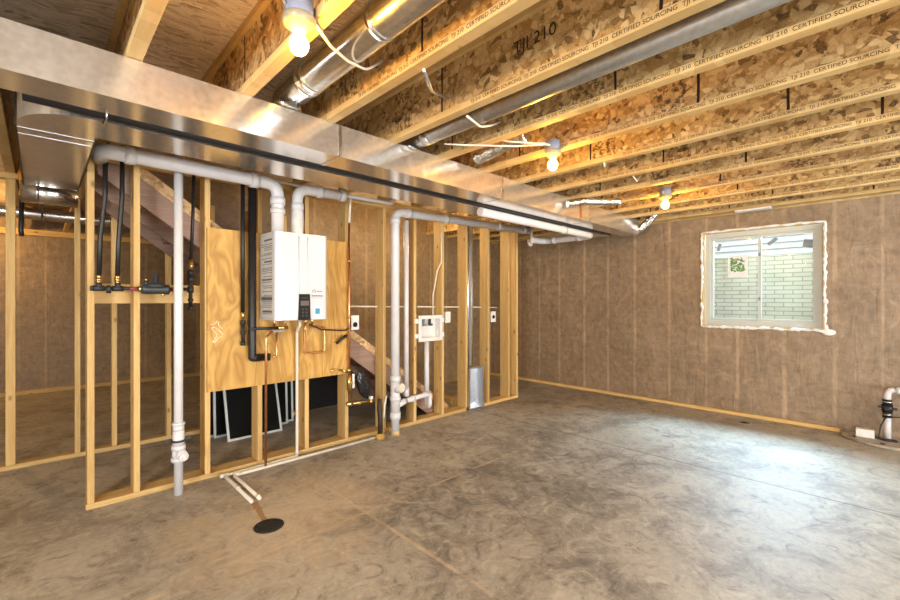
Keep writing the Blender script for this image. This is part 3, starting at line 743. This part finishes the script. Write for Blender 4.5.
# copper drops under heater
pipe('copper_pipe', [(1.425, 3.602, HZ0-.046), (1.415, 3.607, 1.14), (1.352, 3.584, 1.09), (1.352, 3.592, .027)], .010, 'copper', 'copper pipe dropping from the heater to the bottom plate at its left', fil=.03, group='copper pipes')
pipe('copper_pipe', [(1.70, 3.60, HZ0-.046), (1.703, 3.62, 1.12), (1.703, 3.64, .925), (1.905, 3.64, .915), (1.905, 3.64, 1.15), (1.762, 3.60, 1.16), (1.762, 3.60, HZ0-.046)], .009, 'copper', 'copper loop hanging below the right side of the heater', fil=.03, group='copper pipes')
obj('sensor_cable', B().tube([(1.725, 3.575, 1.185), (1.85, 3.585, 1.13), (2.02, 3.60, 1.115), (2.10, 3.61, 1.11), (2.15, 3.625, 1.13)], .007, 8, .05), 'darkpipe', None, 'thin brown cable from the heater to the copper riser', 'cable')
obj('cable', B().tube([(2.04, 3.66, .985), (2.08, 3.64, 1.03), (2.13, 3.63, 1.06)], .014, 8), 'black', None, 'short black lead hanging on the plywood beside the riser', 'cable')
obj('hose_valve', B().cyl((2.02, 3.68, .735), (2.02, 3.64, .735), .014).cyl((1.98, 3.66, .735), (2.10, 3.655, .725), .008).cyl((2.10, 3.655, .725), (2.14, 3.655, .69), .009), 'brass', None, 'small brass stub on the plywood low by the riser', 'valve', 'brass valves of the heater')
# gas drops at the heater
t = pipe('gas_pipe', [(1.196, 3.665, 2.40), (1.196, 3.665, 1.30)], .016, 'black', 'slim black gas line down the plywood, left of the thick black pipe', group='black lines on the plywood')
obj('drip_leg', B().cyl((1.196, 3.66, 1.05), (1.196, 3.66, 1.20), .014).cyl((1.196, 3.66, 1.03), (1.196, 3.66, 1.06), .019).cyl((1.196, 3.66, 1.20), (1.196, 3.66, 1.235), .02).cyl((1.196, 3.66, 1.12), (1.196, 3.66, 1.15), .02), 'iron', t)
obj('connector', B().cyl((1.196, 3.663, 1.24), (1.196, 3.663, 1.31), .013), 'brass', t)
pipe('gas_pipe', [(1.262, 3.64, 2.40), (1.262, 3.64, .922), (1.325, 3.64, .922), (1.400, 3.62, .922)], .031, 'black', 'thick black insulated pipe bent in an L on the plywood, left of the heater', fil=.012, group='black lines on the plywood')
obj('copper_pipe', B().tube([(1.418, 3.617, .922), (1.452, 3.617, .925), (1.452, 3.617, 1.13)], .009, 10, .02), 'copper', None, 'short copper tube rising from the L-shaped black pipe', 'pipe', 'copper pipes')
t = thing('gas_valve', 'dark brass gas valve and nipple below the left corner of the heater', 'valve', (1.40, 3.595, 1.13))
obj('nipple', B().cyl((1.215, 3.575, 1.165), (1.45, 3.575, 1.165), .011), 'iron', t)
obj('body', B().cyl((1.448, 3.578, 1.165), (1.53, 3.578, 1.165), .017), 'brass', t)
obj('lever', B().box(1.40, 1.49, 3.550, 3.560, 1.13, 1.148, .002), 'decal_grey', t)
# heater condensate drain: drop, run along the plate, leg to the floor drain
t = pipe('drain_pipe', [(1.648, 3.60, HZ0-.003), (1.648, 3.60, HZ0-.06), (1.648, 3.655, 1.12), (1.648, 3.655, .014), (1.053, 3.645, .014), (1.053, 3.05, .0135)], .0125, 'pvc_dirty', 'thin white drain line from heater to floor drain, outer of two legs', fil=.02, collars=[((1.648, 3.655, .03), (1.648, 3.655, .06)), ((1.02, 3.645, .0155), (1.09, 3.645, .0155)), ((1.053, 3.32, .0155), (1.053, 3.345, .0155))], group='thin drain lines on the floor')
t = pipe('drain_pipe', [(2.44, 3.60, .0135), (1.11, 3.60, .0135), (1.11, 3.06, .0135)], .0125, 'pvc_dirty', 'thin white pipe along the floor from the dark riser, inner of two legs', fil=.02, collars=[((1.11, 3.075, .0155), (1.11, 3.10, .0155)), ((1.11, 3.60, .0155), (1.16, 3.60, .0155))], group='thin drain lines on the floor')
# floor drain
t = thing('floor_drain', 'round black floor drain grate in the concrete', 'drain', (1.025, 2.671, 0))
obj('rim', B().lathe([(.088, 0.0005), (.088, .004), (.076, .005), (.076, .0005)], (1.025, 2.671, 0)), 'iron', t)
gr = B().lathe([(.075, .001), (.075, .0035), (.01, .0042)], (1.025, 2.671, 0))
for a in range(-3, 4):
    hw = math.sqrt(.07**2-(a*.02)**2); gr.box(1.025-hw, 1.025+hw, 2.671+a*.02-.004, 2.671+a*.02+.004, .0035, .0065)
obj('grate', gr, 'black', t)

# ------------------------------------------------------------------ gas manifold at left
ym = 3.665
t = thing('gas_manifold', 'dark gas manifold with regulator strung across the studs at left', 'manifold', (.55, ym, 1.45))
obj('pipe', B().cyl((.262, ym, 1.478), (.800, ym, 1.480), .013), 'iron', t)
for x in (.289, .389): obj('tee', B().cyl((x-.03, ym, 1.478), (x+.03, ym, 1.478), .019).cyl((x, ym, 1.478), (x, ym, 1.512), .017), 'iron', t)
obj('union', B().cyl((.328, ym, 1.472), (.352, ym, 1.472), .027), 'iron', t)
obj('end_cap', B().cyl((.245, ym, 1.478), (.262, ym, 1.478), .017), 'iron', t)
obj('red_nipple', B().cyl((.455, ym, 1.478), (.495, ym, 1.478), .0145), 'redpaint', t)
obj('red_nipple', B().cyl((.700, ym, 1.479), (.775, ym, 1.479), .0165), 'redpaint', t)
reg = B().lathe([(.012, -.09), (.03, -.085), (.034, -.06), (.030, .05), (.036, .06), (.036, .078), (.02, .085)], (.605, 3.655, 1.475), 'X')
reg.lathe([(.062, 1.492), (.066, 1.50), (.060, 1.512), (.03, 1.522), (.020, 1.528), (.020, 1.583), (.012, 1.585)], (.60, 3.65, 0))
reg.cyl((.545, 3.65, 1.50), (.545, 3.65, 1.535), .012)
rg = obj('regulator', reg, 'regulator', t)
obj('brass_plug', B().cyl((.645, 3.65, 1.445), (.645, 3.65, 1.43), .014), 'brass', rg)
obj('brass_plug', B().cyl((.545, 3.65, 1.5355), (.545, 3.65, 1.55), .009), 'brass', rg)
obj('brass_nut', B().cyl((.505, ym, 1.478), (.518, ym, 1.478), .022), 'brass', rg)
for (x0, x1, lb) in ((.323, .289, 'left of the two black flexible gas risers above the manifold'), (.414, .387, 'right of the two black flexible gas risers above the manifold')):
    g_ = thing('gas_line', lb, 'pipe', (x1, ym, 1.515), 'black flexible gas risers')
    obj('hose', B().tube([(x0, ym, 2.37), (x0-.002, ym, 2.1), (x1+.006, ym, 1.8), (x1, ym, 1.562)], .0142, 12), 'black', g_)
    obj('connector', B().cyl((x1, ym, 1.5135), (x1, ym, 1.53), .014).cyl((x1, ym, 1.528), (x1, ym, 1.545), .019).cyl((x1, ym, 1.543), (x1, ym, 1.566), .0172), 'brass', g_)
g_ = thing('gas_line', 'black flexible gas line beside the white drain pipe, ending in dark fittings', 'pipe', (.82, ym, 1.32), 'black flexible gas risers')
obj('hose', B().tube([(.846, ym, 2.37), (.838, ym, 2.0), (.826, ym, 1.70)], .012, 12), 'black', g_)
obj('connector', B().cyl((.826, ym, 1.62), (.826, ym, 1.705), .013).cyl((.826, ym, 1.645), (.826, ym, 1.67), .017), 'brass', g_)
v = B().cyl((.824, ym, 1.335), (.824, ym, 1.62), .0135)
for z0, z1, rr in ((1.585, 1.625, .022), (1.535, 1.575, .021), (1.455, 1.505, .021), (1.39, 1.41, .019), (1.325, 1.35, .023)): v.cyl((.824, ym, z0), (.824, ym, z1), rr)
obj('drip_leg', v, 'iron', g_)

# ------------------------------------------------------------------ drain stacks
XV, YV = .724, 3.56
t = thing('drain_stack', 'tall white plastic drain pipe standing before the left studs, with a clean-out fitting', 'pipe', (XV, YV, 0))
obj('pipe', B().cyl((XV, YV, .001), (XV, YV, 2.44), .029), 'pvc', t)
obj('coupling', B().cyl((XV, YV, .46), (XV, YV, .50), .036).cyl((XV, YV, .50), (XV, YV, .52), .041), 'pvc', t)
cf = B()
for z0, z1, rr in ((.355, .461, .037), (.255, .335, .040), (.24, .27, .047), (.325, .357, .045)): cf.cyl((XV, YV, z0), (XV, YV, z1), rr)
cf.tube([(XV, YV, .33), (XV+.012, YV-.03, .295), (XV+.016, YV-.062, .285)], .034, 16)
co = obj('cleanout_fitting', cf, 'pvc', t)
obj('plug', B().cyl((XV+.016, YV-.062, .285), (XV+.019, YV-.078, .283), .03).box(XV+.008, XV+.028, YV-.09, YV-.078, .275, .293), 'pvc', co)
obj('pipe_strap', B().box(XV-.075, XV+.085, YV+.028, YV+.038, .375, .40).cyl((XV, YV, .38), (XV, YV, .395), .0385), 'dark_metal', t)
# 3 inch stack
XS, YS = 2.66, 3.565
t = thing('drain_stack', 'thick white plastic waste stack on the floor right of the heater, running along the ceiling', 'pipe', (XS, YS, 0))
obj('pipe', B().tube([(XS, YS, .001), (XS, YS, 2.315), (5.05, YS, 2.38)], .044, 18, .10), 'pvc', t)
cf = B()
for z0, z1, rr in ((.555, .615, .056), (.23, .557, .049), (.165, .24, .055), (.355, .40, .056)): cf.cyl((XS, YS, z0), (XS, YS, z1), rr)
cf.tube([(XS, YS, .46), (XS+.015, YS-.05, .49), (XS+.02, YS-.075, .495)], .046, 16)
cf.tube([(XS+.02, YS, .30), (XS+.12, YS+.03, .315), (XS+.15, YS+.035, .318)], .034, 14)
for x in (2.80, 3.35, 4.30, 4.85): obj('coupling', B().cyl((x, YS, 2.318+(x-XS)*.027), (x+.06, YS, 2.320+(x-XS)*.027), .051), 'pvc', t)
obj('coupling', B().cyl((XS, YS, 2.19), (XS, YS, 2.25), .052), 'pvc', t)
co = obj('fitting', cf, 'pvc', t)
obj('plug', B().cyl((XS+.02, YS-.073, .495), (XS+.022, YS-.088, .495), .046).box(XS+.012, XS+.032, YS-.10, YS-.088, .485, .505), 'pvc_dirty', co)
obj('stained_foot', B().cyl((XS, YS, .0005), (XS, YS, .05), .0455), 'stain', t, 'yellow stained foot of the stack')
# 2 inch vent beside it
t = thing('drain_stack', 'slimmer white plastic pipe just right of the thick waste stack', 'pipe', (2.865, 3.655, .33))
obj('pipe', B().tube([(2.875, 3.655, 2.262), (2.875, 3.655, .38)], .028, 16), 'pvc', t)
obj('fitting', B().cyl((2.875, 3.655, .355), (2.875, 3.655, .45), .034), 'pvc', t)
# washer drain
t = thing('standpipe_drain', 'white standpipe with a trap below the washer outlet box', 'pipe', (3.22, 3.68, .17))
obj('standpipe', B().cyl((3.235, 3.73, .27), (3.235, 3.73, .918), .029), 'pvc', t)
obj('trap', B().tube([(3.235, 3.73, .30), (3.235, 3.73, .20), (3.228, 3.69, .175), (3.215, 3.655, .20), (3.21, 3.65, .325), (3.15, 3.648, .33), (2.84, 3.61, .318)], .026, 16, .04), 'pvc', t)
obj('coupling', B().tube([(3.16, 3.6485, .330), (3.12, 3.643, .329)], .033, 16), 'pvc', t)
obj('coupling', B().tube([(2.96, 3.624, .322), (2.91, 3.618, .320)], .033, 16), 'pvc', t)
# washer outlet box
t = thing('outlet_box', 'white washing machine outlet box fixed between two studs', 'outlet box', (3.25, 3.70, .915))
bx = B().rect_ring('Y', 3.688, 3.703, 3.085, 3.447, .925, 1.222, .04)
bx.box(3.12, 3.41, 3.776, 3.78, .955, 1.19).box(3.116, 3.12, 3.703, 3.778, .955, 1.19).box(3.41, 3.414, 3.703, 3.778, .955, 1.19).box(3.12, 3.41, 3.703, 3.778, .951, .955).box(3.12, 3.41, 3.703, 3.778, 1.19, 1.194)
obj('frame', bx, 'white_plastic', t)
for x0, x1 in ((3.035, 3.0845), (3.4475, 3.485)):
    for z0 in (.965, 1.135): obj('mounting_tab', B().box(x0, x1, 3.70, 3.706, z0, z0+.05), 'white_plastic', t)
for x, m_ in ((3.20, 'decal_grey'), (3.29, 'print_black')):
    obj('valve', B().cyl((x, 3.74, 1.11), (x, 3.74, 1.18), .016).box(x-.025, x+.025, 3.715, 3.73, 1.10, 1.125), m_, t)
obj('supply_tube', B().tube([(3.34, 3.74, 1.225), (3.345, 3.745, 1.45), (3.405, 3.735, 1.75), (3.44, 3.70, 1.85), (3.44, 3.698, 2.2)], .008, 8), 'pex', None, 'thin white water tube rising from the washer outlet box', 'pipe', None)
obj('cable', B().tube([(3.14, 3.80, 1.235), (3.09, 3.80, 1.6), (3.085, 3.80, 2.365)], .014, 8), 'black', None, 'dark cable rising beside the washer box stud', 'cable')
# dark insulated riser at the end of the floor pipe
t = thing('insulated_pipe', 'dark brown wrapped pipe standing left of the thick waste stack', 'pipe', (2.475, 3.56, 0))
obj('sleeve', B().tube([(2.475, 3.57, .05), (2.48, 3.575, .20), (2.475, 3.58, .30), (2.478, 3.585, .40)], .024, 12, radii=[.026, .023, .026, .020]), 'darkpipe', t)
obj('foam_collar', B().lathe([(.045, .0005), (.048, .03), (.034, .055), (.02, .058)], (2.475, 3.57, 0)), 'foamy', t)
obj('white_tube', B().tube([(2.515, 3.565, .20), (2.53, 3.57, .33), (2.56, 3.58, .42)], .010, 8), 'pex', t)

# other white pipe under the trunk, right
pipe('drain_pipe', [(2.90, 2.60, 2.208), (5.0, 2.60, 2.205), (5.0, 3.30, 2.205), (4.78, 3.34, 2.205)], .040, 'pvc', 'thick white plastic pipe slung under the ducts toward the window wall', fil=.09,
     collars=[((4.3, 2.60, 2.206), (4.36, 2.60, 2.206)), ((5.0, 2.75, 2.205), (5.0, 2.81, 2.205)), ((5.0, 3.12, 2.205), (5.0, 3.18, 2.205))], cr=1.12)
obj('drain_pipe', B().tube([(4.93, 3.46, 2.44), (4.93, 3.46, 2.18), (4.90, 3.46, 2.15), (4.865, 3.46, 2.18), (4.86, 3.46, 2.24)], .018, 12, .03), 'pvc', None, 'small white hook-shaped trap hanging by the last stud', 'pipe')

# ------------------------------------------------------------------ electrical
def outlet(x, z, lab, w_, h_, dark, side):
    t = thing('outlet', lab, 'outlet', (x, 3.70, z), 'outlets on the studs')
    obj('box', B().box(x-w_/2, x+w_/2, 3.703, 3.76, z-h_/2, z+h_/2, .003), 'white_plastic', t)
    obj('cover', B().box(x-w_/2-.008, x+w_/2+.008, 3.699, 3.7028, z-h_/2-.006, z+h_/2+.006, .001), 'white_plastic', t)
    if dark: obj('socket', B().lathe([(.025, 0), (.025, -.004), (.012, -.005)], (x, 3.6988, z+(.0 if side else -.02)), 'Y'), 'panel', t)
    else: obj('toggle', B().box(x-.008, x+.008, 3.69, 3.6988, z-.015, z+.015), 'pex', t)
outlet(2.266, 1.175, 'white outlet box with a dark socket right of the copper riser', .070, .13, True, 0)
outlet(3.548, 1.192, 'white switch box beside the washer outlet box', .068, .12, False, 0)
outlet(4.395, 1.175, 'white outlet box with a round dark socket near the right studs', .078, .13, True, 1)
obj('cable', B().tube([(2.235, 3.83, 1.335), (4.2, 3.83, 1.305), (4.62, 3.83, 1.295)], .008, 8), 'pex', None, 'level white cable strung through the right-hand studs', 'cable')

# ------------------------------------------------------------------ register stack + boot
t = thing('register_boot', 'open galvanised register boot standing on the floor against the studs', 'register boot', (4.03, 3.69, 0))
bx = B().rect_ring('Y', 3.672, 3.677, 3.889, 4.170, .002, .548, .024)
bx.rect_ring('Y', 3.677, 3.80, 3.908, 4.152, .016, .532, .004).box(3.912, 4.148, 3.797, 3.80, .02, .528)
obj('box', bx, 'boot', t)
sk = B()
sk.tube([(3.985, 3.79, .55), (3.985, 3.79, 2.37)], .024, 16).tube([(4.05, 3.79, .55), (4.05, 3.79, 2.37)], .024, 16).box(3.985, 4.05, 3.768, 3.812, .55, 2.37)
obj('wall_stack', sk, 'boot', t)

# ------------------------------------------------------------------ staircase and things under it
SLP = .735
def zt(x): return 1.985-SLP*(x-1.102)
t = thing('staircase', 'rough wooden staircase descending to the right behind the front studs', 'staircase', (3.8, 4.4, 0))
xa, xb = .30, 3.79
def string_poly(dz0, dz1, x0=xa, x1=xb):
    p = [(x0, zt(x0)+dz1), (x1, max(0.002, zt(x1)+dz1))]
    xe = x1
    # cut level with the floor
    xl = 1.102+(1.985+dz0-.002)/SLP
    p += [(x1, .002), (min(xl, x1), .002), (x0, zt(x0)+dz0)] if xl < x1 else [(x1, zt(x1)+dz0), (x0, zt(x0)+dz0)]
    return p
obj('stringer', B().prism(string_poly(-.28, 0), 'Y', 3.885, 3.925), 'stairwood', t)
obj('skirt_strip', B().prism([(xa+.1, zt(xa+.1)+.012), (3.70, zt(3.70)+.012), (3.70, max(.01, zt(3.70)-.085)), (xa+.1, zt(xa+.1)-.09)], 'Y', 3.870, 3.8845), 'strand', t, 'light strand-board strip')
obj('stringer', B().prism(string_poly(-.28, 0), 'Y', 4.90, 4.94), 'stairwood', t)
obj('stringer', B().prism(string_poly(-.28, -.12), 'Y', 4.40, 4.44), 'stairwood', t)
rise, run = .187, .187/SLP
for k in range(12):
    xt = 3.66-k*run; ztop = .16+k*rise
    obj('tread', B().box(xt-run+.0, xt+.02, 3.926, 4.899, ztop-.085, ztop-.055), 'stairwood', t)
    obj('riser', B().box(xt-.012, xt+.0, 3.926, 4.899, ztop-.085-rise+.03, ztop-.0855), 'stairwood', t)
def screen(x0, x1, y, h, lean, lab):
    t = thing('window_screen', lab, 'window screen', ((x0+x1)/2, y, 0), 'window screens under the stairs')
    m_ = Matrix.Translation((0, y, .002)) @ Matrix.Rotation(-lean, 4, 'X')
    fr = B().rect_ring('Y', -.006, .006, x0, x1, 0, h, .022); bmesh.ops.transform(fr.bm, matrix=m_, verts=fr.bm.verts)
    obj('frame', fr, 'vinyl', t)
    ms = B().box(x0+.02, x1-.02, -.0015, .0015, .02, h-.02); bmesh.ops.transform(ms.bm, matrix=m_, verts=ms.bm.verts)
    obj('screen_mesh', ms, 'mesh', t)
screen(1.335, 1.875, 4.52, .78, .30, 'front window screen of the stack, dark mesh in white frame, leaning back')
screen(1.27, 2.03, 4.74, .84, .05, 'middle window screen of the stack, standing nearly upright behind the front one')
screen(1.22, 2.12, 4.80, .86, .04, 'rearmost window screen of the stack under the stairs')
# added black board standing in for shade, and plastic film in the gap
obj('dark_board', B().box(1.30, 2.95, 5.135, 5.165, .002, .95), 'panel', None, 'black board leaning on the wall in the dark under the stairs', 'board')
t = bmesh.new(); bmesh.ops.create_icosphere(t, subdivisions=4, radius=1)
from mathutils import noise as mn
for v in t.verts:
    d = mn.noise(v.co*1.8)*.22+mn.noise(v.co*5)*.05
    v.co *= 1+d
for f_ in t.faces: f_.smooth = True
bb = B(); bb.add(t, Matrix.Translation((2.43, 3.805, .52)) @ Matrix.Rotation(-.35, 4, 'Y') @ Matrix.Diagonal((.07, .026, .15, 1)))
obj('plastic_bag', bb, 'bag', None, 'crumpled black plastic bag hanging between studs, below the outlet by the riser', 'bag')
obj('wood_offcut', B().box(3.90, 4.02, 3.99, 4.5, .001, .09, .003), 'studty', None, 'pine offcut lying at the foot of the stairs behind the studs', 'offcut')

# ------------------------------------------------------------------ sump and floor bits at right
t = thing('sump_pit', 'round grey sump pit lid on the floor against the window wall', 'sump pit', (6.0, .02, 0))
poly = []
cx, cy, rr = 6.06, .0, .34
for k in range(41):
    a = PI*.5+k*PI/40
    poly.append((min(cx+rr*math.cos(a), XR-.004), cy+rr*math.sin(a)))
poly = [(XR-.05, cy+rr)]+poly+[(XR-.05, cy-rr)] if False else poly+[(XR-.048, cy-rr), (XR-.048, cy+rr)]
obj('lid', B().prism(poly, 'Z', .001, .028), 'lid', t)
tp = B(); n = 40
tp.tube([(cx+(rr+.006)*math.cos(PI*.5+k*PI/n), cy+(rr+.006)*math.sin(PI*.5+k*PI/n), .012) for k in range(n+1)], .011, 8)
obj('rim', tp, 'lid', t)
for a in (2.2, 3.0, 3.6, 4.2): obj('bolt', B().cyl((cx+.3*math.cos(a), cy+.3*math.sin(a), .0285), (cx+.3*math.cos(a), cy+.3*math.sin(a), .036), .018), 'dark_metal', t)
px_, py_ = 6.025, .012
t = thing('sump_pipe', 'white sump discharge pipe with a black check valve, rising from the lid', 'pipe', (px_, py_, .029))
obj('lower_pipe', B().cyl((px_, py_, .029), (px_, py_, .26), .028), 'pvc', t)
obj('upper_pipe', B().tube([(px_, py_, .40), (px_, py_, .515), (px_, -1.1, .525)], .028, 16, .07), 'pvc', t)
obj('coupling', B().tube([(px_, -.045, .515), (px_, -.10, .517)], .036, 16), 'pvc', t)
vv = B()
for z0, z1, q in ((.24, .30, .036), (.30, .365, .042), (.365, .42, .036)): vv.cyl((px_, py_, z0), (px_, py_, z1), q)
vv.box(px_-.06, px_-.03, py_-.015, py_+.015, .32, .345).box(px_-.02, px_+.02, py_-.07, py_-.03, .32, .34).box(px_-.02, px_+.02, py_+.03, py_+.065, .33, .35)
cv = obj('check_valve', vv, 'black', t)
for z in (.27, .395): obj('clamp', B().cyl((px_, py_, z-.006), (px_, py_, z+.006), .0385), 'pipe_metal', cv)
obj('power_cord', B().tube([(px_, py_-.40, .33), (px_-.05, py_-.15, .275), (px_-.06, py_+.01, .25), (px_-.055, py_+.045, .16), (px_-.07, py_+.06, .035), (px_-.12, py_+.02, .0345), (px_-.11, py_-.06, .0345), (px_-.05, py_-.075, .035), (px_-.06, py_+.01, .037), (px_-.07, py_+.075, .0345), (px_-.01, py_+.08, .0345), (px_+.02, py_+.16, .0345), (px_+.01, py_+.20, .06)], .006, 8, .03), 'black', None, 'black cord looped round the foot of the sump pipe', 'cord')
obj('alarm_box', B().box(5.92, 5.99, .10, .235, .029, .108, .006), 'white_plastic', None, 'small white box sitting on the sump lid', 'box')
t = thing('cleanout_cap', 'small round clean-out cap set in the floor below the window', 'floor cap', (5.78, 1.142, 0))
obj('ring', B().lathe([(.065, .0005), (.065, .004), (.05, .005), (.05, .0005)], (5.78, 1.142, 0)), 'lid', t)
obj('plug', B().lathe([(.048, .0005), (.048, .006), (.01, .007)], (5.78, 1.142, 0)).box(5.765, 5.795, 1.127, 1.157, .007, .014), 'dark_metal', t)

# ------------------------------------------------------------------ light and camera
w = bpy.data.worlds.new('sky'); bpy.context.scene.world = w; w.use_nodes = True
bg = w.node_tree.nodes['Background']; bg.inputs[0].default_value = (.93, .96, 1.0, 1); bg.inputs[1].default_value = .85

def area(name, loc, target, sx, sy, power, col, spread=PI):
    l = bpy.data.lights.new(name, 'AREA'); l.shape = 'RECTANGLE'; l.size = sx; l.size_y = sy; l.energy = power; l.color = col; l.spread = spread
    o = bpy.data.objects.new(name, l); C.objects.link(o); o.location = loc
    o.rotation_euler = (Vector(target)-Vector(loc)).to_track_quat('-Z', 'Z').to_euler(); return o
area('window_daylight', (6.86, 1.05, 2.80), (4.6, .95, .3), 1.7, .8, 135, (.50, .74, 1.0), PI*.62)
area('window_daylight', (6.86, -1.85, 2.80), (4.6, -1.1, .3), 1.7, .8, 160, (.50, .74, 1.0), PI*.62)

area('door_daylight', (2.1, -5.3, 1.05), (2.1, 0, 1.2), 4.8, 2.0, 230, (.96, .98, 1.0))  # fill lamp added behind the camera, outside the added door
area('window_daylight', (-3.3, -1.1, 1.5), (0, -.2, 2.1), 2.4, 1.2, 220, (.90, .95, 1.0))  # fill lamp added outside the made-up opening in the left wall

cam = bpy.data.cameras.new('camera'); cam.lens = 17.0; cam.sensor_width = 36; cam.clip_start = .05; cam.clip_end = 100
co = bpy.data.objects.new('camera', cam); C.objects.link(co)
co.location = (0, 0, H); co.rotation_euler = (PI/2, 0, -math.radians(44.07))
sc = bpy.context.scene; sc.camera = co
sc.view_settings.view_transform = 'Standard'; sc.view_settings.look = 'None'; sc.view_settings.gamma = 1; sc.view_settings.exposure = 1.1
